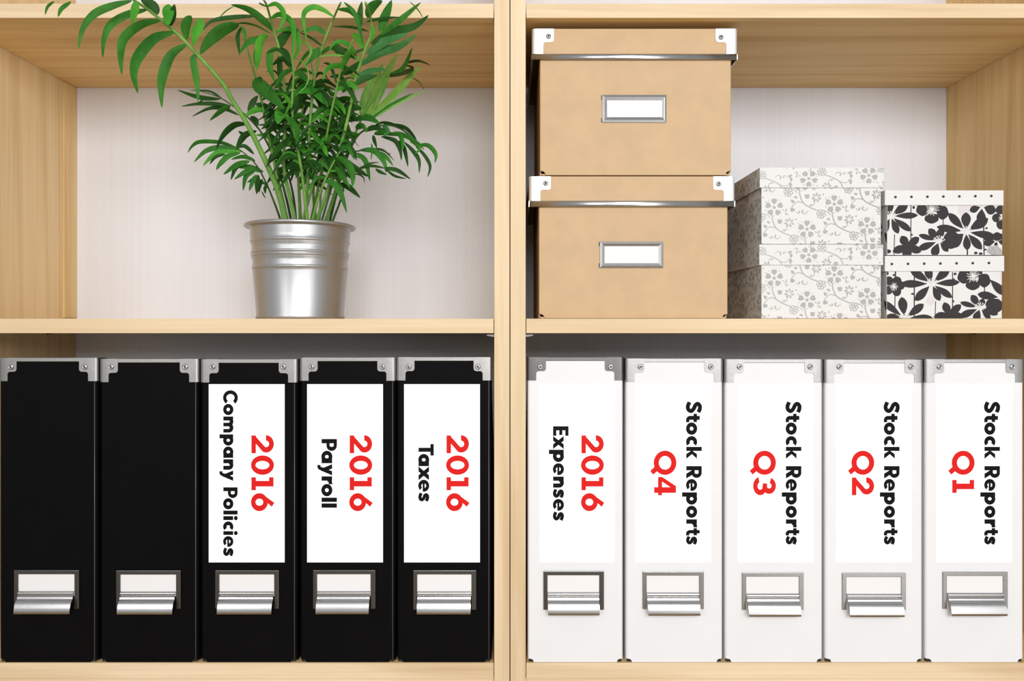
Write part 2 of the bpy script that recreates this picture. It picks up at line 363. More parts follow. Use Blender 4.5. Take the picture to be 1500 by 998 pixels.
STOCK = [('S',588.2,605.9),('t',606.3,619),('o',619,637.2),('c',639,652.8),('k',654.8,672.4),('R',683,701.3),('e',701.9,719.6),('p',721.5,739.6),
         ('o',741.1,758.9),('r',761,773),('t',774,784.9),('s',785.6,798.3)]

# ---------------------------------------------------------------- metal fittings
def rnd_bracket(tw, th, aw, ah, r=4):
    """outline of a corner bracket seen from the front, corner at (0,0), x inwards, z downwards"""
    pts = [(0, 0), (tw, 0)]
    for k in range(5): a = PI/2*k/4; pts.append((tw - r + r*math.cos(a), th - r + r*math.sin(a)))
    for k in range(5): a = -PI/2 - PI/2*k/4; pts.append((aw + r + r*math.cos(a), th + r + r*math.sin(a)))
    pts += [(aw, ah), (0, ah)]
    return pts
def bracket(parent, xc, yc, sgn, d, tw, th, aw, ah, rx, ry, mat, depth=22, rr=4.2, name='corner_bracket'):
    """xc,yc: photo position of the outer top corner at depth d; sgn +1 = arms run to the right"""
    e = 1.1; cr = 4.0; k = 1 + d/F; top = W(0, yc, d).z; r2 = 4.0
    def low(q):                       # plate height at distance q from the corner
        if q < aw: return ah
        if q < aw + r2: u = (aw + r2 - q)/r2; return th + r2 - r2*math.sqrt(max(0, 1 - u*u))
        if q < tw - r2: return th
        u = min(1, (q - (tw - r2))/r2); return th - r2 + r2*math.sqrt(max(0, 1 - u*u))
    st = [tw, tw-0.6, tw-1.5, tw-3, tw-r2, aw+r2, aw+2.2, aw+1, aw+0.3, aw+0.01, aw-0.01]
    C = W(xc, yc, d); plan = []; lows = []
    for q in st: plan.append((C.x + sgn*q*k*S, C.y - e*S, 0, -1)); lows.append(low(q))
    for q in range(6):
        a = PI/2*q/5; plan.append((C.x + sgn*(cr - cr*math.sin(a))*S - sgn*e*S*math.sin(a), C.y + cr*S - (cr+e)*S*math.cos(a), -sgn*math.sin(a), -math.cos(a))); lows.append(ah)
    for q in st[::-1]: 
        qq = q*depth/tw if q > cr + 1 else None
        if qq and qq > cr + e: plan.append((C.x - sgn*e*S, C.y + qq*S, -sgn, 0)); lows.append(low(q))
    m = MB(); sheet(m, plan, lambda x, y: top, lambda i: top - lows[i]*k*S, e*S, False)
    m.sm = [True]*len(m.sm)
    b = smooth_angle(m.build(name, mat, parent))
    q = W(rx, ry, d) + Vector((0, -e*S, 0))
    MB().lathe([(rr*S, 0), (rr*.98*S, 0.7*S), (rr*.84*S, 1.7*S), (rr*.62*S, 2.2*S), (rr*.46*S, 2.0*S), (rr*.40*S, 1.2*S)], q, 24, 'y').build('rivet', M['chrome' if name == 'corner_bracket' and rr > 4 else 'metal_dark'], b)
    MB().lathe([(rr*.44*S, 1.0*S), (rr*.3*S, 1.5*S), (0.00001, 1.7*S)], q + Vector((0.25*S, 0, -0.3*S)), 16, 'y').build('rivet_reflection', M['dim_steel'], b)  # dark disc in the dimple, imitating the dark reflection on the dome
    return b

def pull_holder(parent, x0, x1, y0, y1, d, mat):
    """card holder frame with a curved pull underneath; x0..x1,y0..y1 = outer frame in photo px"""
    fr = MB(); b = 6.0
    pts = [(x0, y0), (x1, y0), (x1, y1), (x1-b*1.15, y1), (x1-b*1.15, y0+b), (x0+b, y0+b), (x0+b, y1), (x0, y1)]
    lift = lambda k: (lambda p: W(p[0], p[1], d) + Vector((0, -k*S, 0)))
    fr.prism(pts, lift(2.4), lift(0.0))
    f = fr.build('label_holder', mat, parent, 0.0005, 2)
    MB().prism([(x0+b-2, y0+b-2), (x1-b+1, y0+b-2), (x1-b+1, y0+38), (x0+b-2, y0+38)], lift(0.9), lift(0.1)).build('label_card', M['card'], f)
    prof = []
    for a in range(7): prof.append((1.6 + 3.0*math.sin(PI*a/6), 31.0 + 2.9*(1-math.cos(PI*a/6))))
    for a in range(1, 5): prof.append((1.6 + 4.6*math.sin(PI/2*a/4)*0.9, 36.8 + 2.6*(1-math.cos(PI/2*a/4))))
    for a in range(0, 9): t_ = a/8; prof.append((5.9 + 8.0*math.sin(PI/2*t_), 42.0 + 18.8*(1-math.cos(PI/2*t_))**0.9))
    inn = []
    for i, p in enumerate(prof):
        a = prof[max(i-1, 0)]; c = prof[min(i+1, len(prof)-1)]; dx, dy = c[0]-a[0], c[1]-a[1]; l = math.hypot(dx, dy)
        inn.append((p[0] - dy/l*1.0, p[1] + dx/l*1.0))
    ring = prof + inn[::-1]
    xa, xb = x0 + b + 0.6, x1 - b - 1.6
    m = MB(); vs = []; 
    for xx in (xa, xb): vs += [W(xx, y0 + p[1]*0.99, d) + Vector((0, -max(p[0], 0.2)*S, 0)) for p in ring]
    n = len(ring); fs = [(i, (i+1) % n, n+(i+1) % n, n+i) for i in range(n)]
    m.add(vs, fs, True); h = len(prof)
    for o in (0, n): m.add([vs[o+i] for i in range(n)], [(i, i+1, n-2-i, n-1-i) for i in range(h-1)])
    m.build('pull_handle', M['chrome'], f, 0)
    return f

# ---------------------------------------------------------------- magazine files
FD = 3.0     # front of the files stands this far behind the shelf edge
def magazine_file(label, x0, x1, ytop, mat, rivets, holder, card=None, texts=(), metal='metal', edge=None):
    if x0 < 800: metal = 'metal_dark' if x0 < 700 else 'dim_steel'  # first white file's brackets get the steel with dark reflections in its colour
    k = 1 + FD/F; zb = Z(972); d = FD
    cx = ((x0+x1)/2 - VX)*k*S
    t = thing('magazine_file', label, 'magazine file', (cx, d*S + 0.1, zb), 'black magazine files' if mat == 'black' else 'white magazine files')
    h = W(0, ytop, d).z - zb
    dep = 0.255
    xa, xb = W(x0, 0, d).x, W(x1, 0, d).x
    plan, nb = rect_plan(xa, xb, d*S, d*S + dep, 4.0*S, 5.0*S, True)
    def topf(x, y):
        yy = y - d*S
        return zb + (h if yy < 0.01 else h - (h - 0.13)*min(1, (yy-0.01)/0.21))
    # add extra plan stations on the long sides so the slanted cut is straight
    ext = []; enb = []
    for i, p in enumerate(plan):
        ext.append(p); enb.append(nb[i])
        q = plan[(i+1) % len(plan)]
        if abs(p[0]-q[0]) < 1e-6 and abs(p[1]-q[1]) > 0.1:
            for f in ([d*S+0.22, d*S+0.01] if q[1] < p[1] else [d*S+0.01, d*S+0.22]):
                ext.append((p[0], f, p[2], p[3])); enb.append(0)
    m = MB(); sheet(m, ext, topf, lambda i: zb + 0.0003 + enb[i], 1.8*S, True)
    smooth_angle(m.build('body', M[mat], t))
    MB().box((xa+1.9*S, d*S+1.9*S, zb+0.0006), (xb-1.9*S, d*S+dep-1.9*S, zb+0.003)).build('bottom_board', M['eyelet'], t)
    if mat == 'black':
        MB().tube([W(x1-3.4, ytop+34, d)+Vector((0, -0.1*S, 0)), W(x1-3.4, 965.5, d)+Vector((0, -0.1*S, 0))], 0.55*S, 6).build('edge_highlight', M['edge_glint'], t)  # thin grey tube paints the highlight down the right front edge
    # metal channel along the top edge
    MB().box((xa+20*S, d*S-0.7*S, zb+h-5*S), (xb-20*S, d*S+3*S, zb+h+0.8*S)).build('edge_channel', M[metal], t, 0.0005)
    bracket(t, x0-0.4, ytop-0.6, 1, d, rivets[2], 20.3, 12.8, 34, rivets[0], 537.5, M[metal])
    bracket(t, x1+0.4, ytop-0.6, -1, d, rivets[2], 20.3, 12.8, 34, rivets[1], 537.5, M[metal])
    pull_holder(t, holder[0], holder[1], holder[2], holder[3], d, M['dim_steel' if x0 < 800 else ('holder_mid' if x0 < 1300 else 'metal')])
    if card:
        c = MB().prism([(card[0], 563), (card[1], 563), (card[1], 824), (card[0], 824)], lambda p: W(p[0], p[1], d) + Vector((0, -0.0004, 0)), lambda p: W(p[0], p[1], d) + Vector((0, -0.00005, 0))).build('label_sheet', M['paper'], t)
        for nm, gl, base, cap, ink in texts: lettering(nm, gl, base, cap, d - 0.85, M[ink], c)
    return t
magazine_file('black magazine file with a blank spine at the far left end of the row', -0.8, 142, 525, 'black', (17, 125, 26), (21.8, 116.9, 835, 891.4))
magazine_file('black magazine file with a blank spine, beside the Company Policies file', 147, 290, 526.5, 'black', (163.5, 272, 26.5), (171.2, 265.5, 835.5, 891.4))
magazine_file('black magazine file whose white spine label reads 2016 Company Policies', 294.5, 434.8, 527, 'black', (312, 415.5, 26.5), (316, 409, 835.3, 891.4), (306, 417), [('black_lettering', COMPANY, 327.1, 20.9, 'ink'), ('red_lettering', N2016, 368.3, 32.3, 'red')])
magazine_file('black magazine file whose white spine label reads 2016 Payroll', 439.8, 578.6, 524.5, 'black', (457, 560.5, 26), (459, 550, 835, 891.6), (450, 561), [('black_lettering', PAYROLL, 471, 22.5, 'ink'), ('red_lettering', N2016, 512.3, 32.3, 'red')])
magazine_file('black magazine file whose white spine label reads 2016 Taxes', 581.6, 719.5, 524, 'black', (598.5, 700, 26), (605.5, 697.5, 835.3, 893), (592, 703), [('black_lettering', TAXES, 613, 22.4, 'ink'), ('red_lettering', N2016, 654.1, 32.3, 'red')])
magazine_file('white magazine file whose white spine label reads 2016 Expenses', 773, 912.5, 524, 'white', (791.5, 894.5, 27), (796, 884.5, 836.5, 893), (790, 900), [('black_lettering', EXPENSES, 810.2, 22.6, 'ink'), ('red_lettering', N2016, 851.8, 32.1, 'red')])
magazine_file('white magazine file whose white spine label reads Stock Reports Q4', 916.8, 1058.5, 526, 'white', (938, 1041, 27), (941, 1030.5, 837, 892), (930.5, 1041), [('black_lettering', STOCK, 1005.3, 22.7, 'ink'), ('red_lettering', [('Q',660.4,696),('4',699,725.8)], 958.3, 31.9, 'red')], 'metal')
magazine_file('white magazine file whose white spine label reads Stock Reports Q3', 1062.3, 1205, 527, 'white', (1083, 1186.5, 27), (1086.5, 1176.5, 838.5, 893), (1080.5, 1191), [('black_lettering', STOCK, 1151.3, 22.6, 'ink'), ('red_lettering', [('Q',660.5,695.8),('3',699.1,725.7)], 1104, 32, 'red')], 'metal')
magazine_file('white magazine file whose white spine label reads Stock Reports Q2', 1208.8, 1351.5, 527.5, 'white', (1229, 1334, 27), (1233, 1326, 839, 893), (1224, 1335), [('black_lettering', STOCK, 1295.1, 22.6, 'ink'), ('red_lettering', [('Q',660.5,695.8),('2',699.8,725.7)], 1248, 32, 'red')], 'metal')
magazine_file('white magazine file whose white spine label reads Stock Reports Q1', 1355.8, 1499.5, 527, 'white', (1375.5, 1482, 27), (1380, 1475, 837.5, 891.5), (1371, 1482), [('black_lettering', STOCK, 1442.2, 22.6, 'ink'), ('red_lettering', [('Q',660.5,695.8),('1',703.3,722.4)], 1395, 32, 'red')], 'metal')

# ---------------------------------------------------------------- kraft boxes
def kraft_box(label, lid, body, strip, holder, card, riv, d=22):
    """lid/body/strip/holder/card = (x0, x1, y0, y1) photo px at depth d"""
    t = thing('storage_box', label, 'box', W((body[0]+body[1])/2, body[3], d) + Vector((0, 0.12, 0)), 'kraft board storage boxes in a stack')
    dep = 0.215
    a, b = W(body[0], body[3], d), W(body[1], body[2], d)
    plan, nb = rect_plan(a.x, b.x, a.y, a.y+dep, 2*S, 6.5*S, True)
    m = MB(); sheet(m, plan, lambda x, y: W(0, body[2]-12, d).z, lambda i: a.z + 0.0002 + nb[i], 2.2*S, True); m.build('body', M['kraft'], t)
    MB().box((a.x+2.4*S, a.y+2.4*S, a.z+0.0002), (b.x-2.4*S, a.y+dep-2.4*S, a.z+0.002)).build('bottom_board', M['kraft'], t)
    # folded hem along the foot of the front
    MB().box((a.x+9*S, a.y-0.5*S, a.z+0.0004), (b.x-9*S, a.y+0.2*S, a.z+3.6*S)).build('folded_hem', M['kraft'], t, 0.0002)
    dl = d - 3
    p, q = W(lid[0], lid[3], dl), W(lid[1], lid[2], dl)
    plan, nb = rect_plan(p.x, q.x, p.y, p.y+dep+6*S, 2*S, 0, True)
    m = MB(); sheet(m, plan, lambda x, y: q.z, lambda i: p.z, 2*S, True)
    m.box((p.x+1.5*S, p.y+1.5*S, q.z-2*S), (q.x-1.5*S, p.y+dep+4.5*S, q.z-0.0001))
    L = m.build('lid', M['kraft'], t)
    s0, s1 = W(strip[0], strip[3], dl), W(strip[1], strip[2], dl)
    m = MB(); hh = s1.z - s0.z; n = 12; vs = []
    for xx in (s0.x, s1.x):
        for k in range(n+1):
            an = PI*k/n; vs.append((xx, p.y - 0.0002 - 2.3*S*math.sin(an)**0.8 if 0 < k < n else p.y - 0.0002, s0.z + hh*(1-math.cos(an))/2))
    m.add(vs, [(k, k+1, n+2+k, n+1+k) for k in range(n)] + [tuple(range(n+1))[::-1], tuple(range(n+1, 2*n+2)), (0, n+1, 2*n+1, n)], True)
    m.build('edge_strip', M['chrome'], L)
    for sx in (0, 1):   # strips running back along both sides of the lid
        xx = (p.x - 1.5*S, p.x + 0.3*S) if sx == 0 else (q.x - 0.3*S, q.x + 1.5*S)
        MB().box((xx[0], p.y, s0.z), (xx[1], p.y+dep+4*S, s1.z)).build('edge_strip', M['chrome'], L, 0.0004)
    ah = strip[2] - lid[2] + 1
    bracket(L, lid[0]+0.3, lid[2], 1, dl, 31, 19.6, 15.4, ah, riv[0], riv[2], M['bright'], 24, 3.9)
    bracket(L, lid[1]-0.3, lid[2], -1, dl, 31, 19.8, 15.4, ah, riv[1], riv[3], M['bright'], 24, 3.9)
    fr = MB(); x0, x1, y0, y1 = holder; c0, c1, e0, e1 = card
    lift = lambda kk: (lambda pp: W(pp[0], pp[1], d) + Vector((0, -kk*S, 0)))
    o = [(x0,y0),(x1,y0),(x1,y1),(x0,y1)]; inn = [(c0,e0),(c1,e0),(c1,e1),(c0,e1)]
    vs = [lift(1.4)(q2) for q2 in o] + [lift(2.4)(((q2[0]*.55+q3[0]*.45), (q2[1]*.55+q3[1]*.45))) for q2, q3 in zip(o, inn)] + [lift(1.0)(q2) for q2 in inn] + [lift(0)(q2) for q2 in o] + [lift(0)(q2) for q2 in inn]
    fs = []
    for i in range(4):
        j = (i+1) % 4
        fs += [(i, j, 4+j, 4+i), (4+i, 4+j, 8+j, 8+i), (i, 12+i, 12+j, j), (8+i, 8+j, 16+j, 16+i)]
    for sl in (y0+3, y1-5):    # slots punched beside the holder for its prongs
        fr.box(W(x0-1.6, sl, d)+Vector((0,-0.3*S,0)), W(x0+0.6, sl+7, d)+Vector((0,0.3*S,0)))
    fr.v, fr.f, fr.sm = [], [], []
    fr.add(vs, fs)
    f = fr.build('label_holder', M['metal'], t, 0.0002, 1)
    for sl in (y0+0.5, y1-7):
        MB().box(W(x0-1.5, sl, d)+Vector((0,-0.4*S,0)), W(x0+0.6, sl+6.5, d)+Vector((0,0.3*S,0))).build('slot', M['eyelet'], f)
    MB().prism([(c0-2,e0-2),(c1+2,e0-2),(c1+2,e1+2),(c0-2,e1+2)], lift(0.9), lift(0.1)).build('label_card', M['card'], f)
    return t
kraft_box('kraft storage box on top of the other kraft box, just under the upper shelf', (780, 1079.5, 42.3, 80), (791, 1071, 88, 257), (778, 1078.5, 79, 87.6), (882, 975.9, 139.3, 180), (889.3, 969.6, 147.4, 171.8), (803.5, 1056, 53.6, 55))
kraft_box('kraft storage box standing on the shelf at the bottom of the kraft stack', (775.6, 1075.8, 258.6, 296), (789.5, 1066, 303, 466.8), (777, 1075, 294.2, 303.4), (878.5, 971.3, 354, 392.8), (885.7, 964.5, 361, 385.6), (799.2, 1052.5, 268.7, 269.8))

# ---------------------------------------------------------------- patterned boxes
def a_mid(o):
    while o.parent: o = o.parent
    return o.location.x
def clip_mesh(polys, x0, x1, y0, y1, to3d, name, mat, parent):
    """flat print: polygons in photo px clipped to a rectangle, mapped on a face"""
    out = MB(); st = 0
    e0, e1, e2 = to3d(0, 0), to3d(1, 0), to3d(0, 1); lift = (e1-e0).cross(e2-e0).normalized()
    if lift.y > 0.5 or (abs(lift.y) < 0.5 and lift.x*(1 if e0.x > a_mid(parent) else -1) < 0): lift = -lift
    for pg in polys:
        p = pg
        for (ax, lim, sg) in ((0, x0, 1), (0, x1, -1), (1, y0, 1), (1, y1, -1)):
            q = []
            for i in range(len(p)):
                a, b = p[i], p[(i+1) % len(p)]
                ia, ib = sg*(a[ax]-lim) >= 0, sg*(b[ax]-lim) >= 0
                if ia: q.append(a)
                if ia != ib:
                    tt = (lim - a[ax])/(b[ax]-a[ax]); q.append((a[0]+(b[0]-a[0])*tt, a[1]+(b[1]-a[1])*tt))
            p = q
            if len(p) < 3: break
        if len(p) >= 3:
            st += 1; out.add([to3d(*v) + lift*(6e-7*st) for v in p], [tuple(range(len(p)))])
    if not out.v: return None
    o = out.build(name, mat, parent, normals=False); o['kind'] = 'stuff'; return o
def petal(cx, cy, tx, ty, w, gap=0.14):
    dx, dy = tx-cx, ty-cy; L = math.hypot(dx, dy); ux, uy = dx/L, dy/L
    n = 9; left = []; right = []
    for k in range(n+1):
        t = k/n; s = gap + (1-gap)*t
        ww = w/2*max(0, math.sin(PI*min(1, t**1.35)))**0.72 if 0 < t < 1 else 0
        left.append((cx+ux*L*s-uy*ww, cy+uy*L*s+ux*ww)); right.append((cx+ux*L*s+uy*ww, cy+uy*L*s-ux*ww))
    return left + right[1:-1][::-1]
def ell(cx, cy, rx, ry=None, n=16, wob=0.0, ph=0): 
    ry = ry or rx
    return [(cx+rx*(1+wob*math.sin(5*2*PI*k/n+ph))*math.cos(2*PI*k/n), cy+ry*(1+wob*math.sin(5*2*PI*k/n+ph))*math.sin(2*PI*k/n)) for k in range(n)]
def line(x0, y0, x1, y1, w): return ribbon([(x0,y0),(x1,y1)], w)[0]
def tr(polys, ox, oy, s): return [[(ox+p[0]/s, oy+p[1]/s) for p in pg] for pg in polys]
def stamens(cx, cy, r, n=18, seed=1, w=6):
    rr = random.Random(seed); out = []
    for k in range(n):
        a = 2*PI*k/n + rr.uniform(-.1, .1); l = r*rr.uniform(.6, 1.0)
        out.append(line(cx, cy, cx+l*math.cos(a), cy+l*math.sin(a), w))
    return out
def star(cx, cy, n=7, up=True):
    out = []
    for k in range(n):
        a = -PI*0.92 + PI*0.84*k/(n-1); l = 62
        out.append(line(cx, cy, cx+l*math.cos(a), cy+l*math.sin(a)*0.9, 5)); out.append(ell(cx+l*math.cos(a), cy+l*math.sin(a)*0.9, 7))
    out.append(ell(cx, cy, 16)); return out
bk1 = []; wh1 = []; pl1 = []; md1 = []
for c, tips in (((150,360), [(460,350,72),(385,530,78),(238,558,80),(60,570,80),(345,225,95),(130,190,95),(40,240,90)]),
                ((1000,535), [(800,325,92),(1000,315,110),(1250,385,115),(1335,590,88),(1180,735,92),(1015,745,88),(800,700,150),(668,480,85)]),
                ((695,640), [(580,500,88),(465,570,62),(455,735,82),(630,815,98),(800,760,68),(890,700,100),(910,560,130),(720,500,90)]),
                ((1180,250), [(1040,300,80),(1335,310,110),(1165,440,105),(1230,170,80)]),
                ((1350,640), [(1195,670,80),(1235,560,80),(1410,560,80),(1440,660,60),(1330,700,40)])):
    for x, y, w in tips: bk1.append(petal(c[0], c[1], x, y, w))
for x, y, w in ((270,582,98),(472,598,90),(172,762,92),(496,762,92),(330,830,110)): bk1.append(petal(340, 700, x, y, w, -0.1))
bk1 += [ell(340,700,34), ell(510,285,72,72,20,.05), ell(612,385,80,58,20,.03), ell(735,320,68,78,20,.04), ell(625,240,95,75), ell(1385,290,52,50), ell(1345,380,52,50), ell(1392,450,50,60), ell(1350,590,50), ell(840,650,85,70)]
bk1 += [line(380,230,378,612,10), line(743,390,743,470,9), line(1198,430,1203,800,13), line(1015,730,1015,800,15), line(195,565,188,800,9), ell(410,262,15,17), ell(1230,495,15,11), ell(1220,737,14,11), ell(1110,775,20,16), ell(1165,782,22,14), ell(390,570,12,10), ell(120,757,36,24), ell(1160,440,40), ell(1250,600,60,40)]
wh1 += star(150,365) + star(1002,535) + star(697,640) + stamens(615,285,88,20,2) + stamens(1390,385,35,9,3,4) + stamens(1180,252,22,8,5,5)
pl1 += [ell(960,290,50,62,18,.08), ell(1010,290,58,60,18,.07), ell(990,330,30,25)]
md1 += [ell(1300,745,62,52,18,.1), ell(1350,765,60,50,18,.06), ell(1340,715,30,25)]
bk2 = []; wh2 = []; pl2 = []
for c, tips in (((615,352), [(930,335,78),(845,510,78),(706,546,84),(425,545,95),(255,355,88),(370,190,92),(560,170,92),(815,180,95)]),
                ((310,745), [(275,500,105),(48,540,78),(525,580,92),(95,720,82),(625,735,80)]),
                ((1160,625), [(1060,478,84),(932,562,60),(925,725,82),(1100,775,88),(1275,750,64),(1362,700,70),(1195,520,70)]),
                ((1400,510), [(1128,470,90),(1220,620,120)])):
    for x, y, w in tips: bk2.append(petal(c[0], c[1], x, y, w))
for x, y, w in ((752,562,92),(945,588,86),(635,728,90),(975,730,90),(800,790,90)): bk2.append(petal(812, 700, x, y, w, -0.1))
bk2.append(petal(1270, 305, 1440, 480, 95, 0))
bk2 += [ell(812,700,34), ell(975,275,72,75,20,.04), ell(1075,365,80,60,20,.03), ell(1205,315,70,78,20,.04), ell(1085,225,100,70), ell(130,320,52), ell(222,322,52), ell(262,372,50), ell(220,440,50,54), ell(125,425,50), ell(185,385,50), ell(1330,600,88,80), ell(1300,640,80,60)]
bk2 += [line(418,250,416,740,13), line(848,222,848,620,11), line(200,480,198,700,10), line(658,550,650,760,9), line(1208,380,1208,450,11), line(205,215,205,280,16), ell(400,467,20,11), ell(877,242,16), ell(857,550,12), ell(185,255,12), ell(115,235,14,20), ell(865,300,10)]
wh2 += star(617,350) + star(312,745) + star(1162,625) + stamens(1082,265,88,20,4) + stamens(185,385,55,14,6)
pl2 += [ell(600,545,48,50,18,.06), ell(1395,270,14,40)]
random_side = [petal(60,200,200,90,60), petal(60,200,210,260,60), petal(60,200,-40,320,60), petal(300,420,420,330,80), petal(300,420,180,360,80), petal(300,420,260,560,80), petal(300,420,420,520,70),
               petal(560,180,680,90,80), petal(560,180,470,90,80), petal(560,180,600,330,80), petal(800,500,700,360,90), petal(800,500,930,420,90), petal(800,500,760,700,90), ell(1100,200,110,90), ell(1180,500,90,100), ell(520,600,60)]

def lidded_box(name, label, lid, body, d, mats, group, dep, hooks):
    """a shallow lidded gift box; lid and body (x0,x1,y0,y1) in photo px at depth d"""
    t = thing(name, label, 'box', W((body[0]+body[1])/2, body[3], d) + Vector((0, 0.1, 0)), group)
    a, b = W(body[0], body[3], d), W(body[1], body[2], d)
    plan, nb = rect_plan(a.x, b.x, a.y, a.y+dep, 0.8*S, 0, True)
    m = MB(); sheet(m, plan, lambda x, y: W(0, lid[2]+3, d).z, lambda i: a.z + 0.0002, 1.5*S, True)
    m.box((a.x+S, a.y+S, a.z+0.0002), (b.x-S, a.y+dep-S, a.z+2*S)); B = m.build('body', M[mats[0]], t)
    dl = d - 2.0
    p, q = W(lid[0], lid[3], dl), W(lid[1], lid[2], dl)
    plan, nb = rect_plan(p.x, q.x, p.y, p.y+dep+4*S, 0.8*S, 0, True)
    m = MB(); sheet(m, plan, lambda x, y: q.z, lambda i: p.z, 1.2*S, True)
    m.box((p.x+S, p.y+S, q.z-1.5*S), (q.x-S, p.y+dep+3*S, q.z-0.0001)); L = m.build('lid', M[mats[1]], t)
    fb = lambda lift: (lambda x, y: W(x, y, d) + Vector((0, -lift, 0)))
    fl = lambda lift: (lambda x, y: W(x, y, dl) + Vector((0, -lift, 0)))
    k = 1 + d/F
    # side faces: print coordinates run in photo px along the depth
    sb = lambda lift, sg=-1: (lambda x, y: Vector(((a.x if sg < 0 else b.x) + sg*lift, a.y + x*S, W(0, y, d).z)))
    sl = lambda lift, sg=-1: (lambda x, y: Vector(((p.x if sg < 0 else q.x) + sg*lift, p.y + x*S, W(0, y, dl).z)))
    hooks(t, B, L, fb, fl, sb, sl)
    return t
def daisy_hooks(bk, wh, pl, md, oy, body, lid, dots):
    def h(t, B, L, fb, fl, sb, sl):
        r = (body[0]+0.3, body[1]-0.3, body[2]-2, body[3]-0.4)
        s = 7.692
        if pl: clip_mesh(tr(pl, 1285, oy, s), *r, fb(0.00010), 'pale_print', M['print_pale'], B)
        clip_mesh(tr(bk, 1285, oy, s), *r, fb(0.00016), 'black_print', M['print_black'], B)
        if md: clip_mesh(tr(md, 1285, oy, s), *r, fb(0.00020), 'grey_print', M['print_mid'], B)
        clip_mesh(tr(wh, 1285, oy, s), *r, fb(0.00024), 'white_print', M['white_box'], B)
        for sg in (-1, 1): clip_mesh(tr(random_side, 0, oy+30, 5.5), 1, 240, r[2], r[3], sb(0.00012, sg), 'black_print', M['print_black'], B)
        zc = W(0, dots[1], 0)
        for i in range(7):
            q = fl(0)(dots[0] + dots[2]*i, dots[1] - i*0.25)
            MB().lathe([(2.0*S, 0), (1.9*S, 0.6*S), (1.2*S, 0.8*S), (0.00001, 0.8*S)], q, 12, 'y').build('eyelet', M['eyelet'], L)
    return h
# grey blossom print: one cell of the repeat, in crop px around the large flower
def hearts(cx, cy, r, n=5, ph=-PI/2):
    out = [ell(cx, cy, r*.17, None, 10)]
    for k in range(n):
        a = ph + 2*PI*k/n; ux, uy = math.cos(a), math.sin(a)
        px, py = cx+ux*r*.62, cy+uy*r*.62; vx, vy = -uy, ux
        out.append([(cx+ux*r*.30, cy+uy*r*.30), (px+vx*r*.30, py+vy*r*.30), (px+ux*r*.26+vx*r*.27, py+uy*r*.26+vy*r*.27), (px+ux*r*.36+vx*r*.12, py+uy*r*.36+vy*r*.12), (px+ux*r*.26, py+uy*r*.26), (px+ux*r*.36-vx*r*.12, py+uy*r*.36-vy*r*.12), (px+ux*r*.26-vx*r*.27, py+uy*r*.26-vy*r*.27), (px-vx*r*.30, py-vy*r*.30)])
        b = a + PI/n; out.append(ell(cx+math.cos(b)*r*.95, cy+math.sin(b)*r*.95, r*.06, None, 6))
    return out
def swirl(cx, cy, r, s=1, w=8):
    pts = [(cx + s*r*(1-0.13*k)*math.cos(0.6*k), cy + r*(1-0.13*k)*math.sin(0.6*k)) for k in range(7)]
    return ribbon(pts, lambda t: w*(0.5+t)) + [ell(pts[-1][0], pts[-1][1], w*.9, None, 8)]
def small_flower(cx, cy, r):
    return [petal(cx, cy, cx+r*math.cos(2*PI*k/7+.3), cy+r*math.sin(2*PI*k/7+.3), r*.36, .25) for k in range(7)]
def open_flower(cx, cy, r):
    o = []
    for k in range(6):
        a = 2*PI*k/6+.2; e = ell(cx+math.cos(a)*r*.6, cy+math.sin(a)*r*.6, r*.30, None, 9); e.append(e[0]); o += ribbon(e, 6)
    return o + [ell(cx, cy, r*.14, None, 8)]
cell = hearts(0, 0, 84) + small_flower(137, 140, 46) + [petal(30, 112, 68, 145, 40, 0), ell(60,122,13,None,8)] + swirl(20, 262, 38) + swirl(-25, 270, 22, -1, 7) + open_flower(180, 292, 46)
cell += crv([(-18,70),(-14,120),(17,190),(80,232),(157,262)], 8) + swirl(105, 20, 24, -1, 7) + swirl(112, 55, 20, 1, 7) + [petal(150,-70,185,-45,24,0), petal(150,40,190,15,26,0)]
cell += crv([(17,190),(-40,180),(-80,215),(-95,245)], 6) + crv([(105,150),(120,190),(100,215)], 5) + swirl(88, 205, 18, -1, 6) + [ell(-88,250,14,18,8), ell(-82,178,10,14,8)] + crv([(200,262),(240,272),(262,300)], 5) + [petal(230,330,262,345,20,0), ell(200,110,6,9,6), ell(222,150,5,7,6)]
def blossom(ox, oy, flip=False, rng=4):
    out = []
    for i in range(-rng, rng+1):
        for j in range(-rng, rng+1):
            dx, dy = ox + i*550 + j*300, oy - i*30 + j*200
            if dx < -900 or dx > 2700 or dy < -700 or dy > 1300: continue
            for pg in cell: out.append([((-p[0] if flip else p[0])+dx, (-p[1]*0.9 if flip else p[1])+dy) for p in pg])
    return out
def blossom_hooks(body, lid, ph, oy):
    def h(t, B, L, fb, fl, sb, sl):
        P = tr(blossom(463, ph), 1060, oy, 6.25); Q = tr(blossom(780, 120+ph*0.1, True), 1060, lid[2]-10, 6.25)
        clip_mesh(P, body[0]+0.2, body[1]-0.2, body[2]-3, body[3]-0.3, fb(0.00012), 'blossom_print', M['print_grey'], B)
        clip_mesh(Q, lid[0]+0.2, lid[1]-0.2, lid[2]+0.2, lid[3]-0.2, fl(0.00012), 'blossom_print', M['print_grey'], L)
        Ps = tr(blossom(300, ph), 0, oy, 6.25)
        for sg in (-1, 1):
            clip_mesh(Ps, 1, 250, body[2]-3, body[3]-0.3, sb(0.00012, sg), 'blossom_print', M['print_grey'], B)
            clip_mesh(Ps, 1, 252, lid[2]+0.2, lid[3]-0.2, sl(0.00012, sg), 'blossom_print', M['print_grey'], L)
    return h
gb = 'white boxes with grey blossom print'
b1 = (1115.5, 1290.5, 275, 357.8); l1 = (1113, 1295.3, 245.6, 274.8)
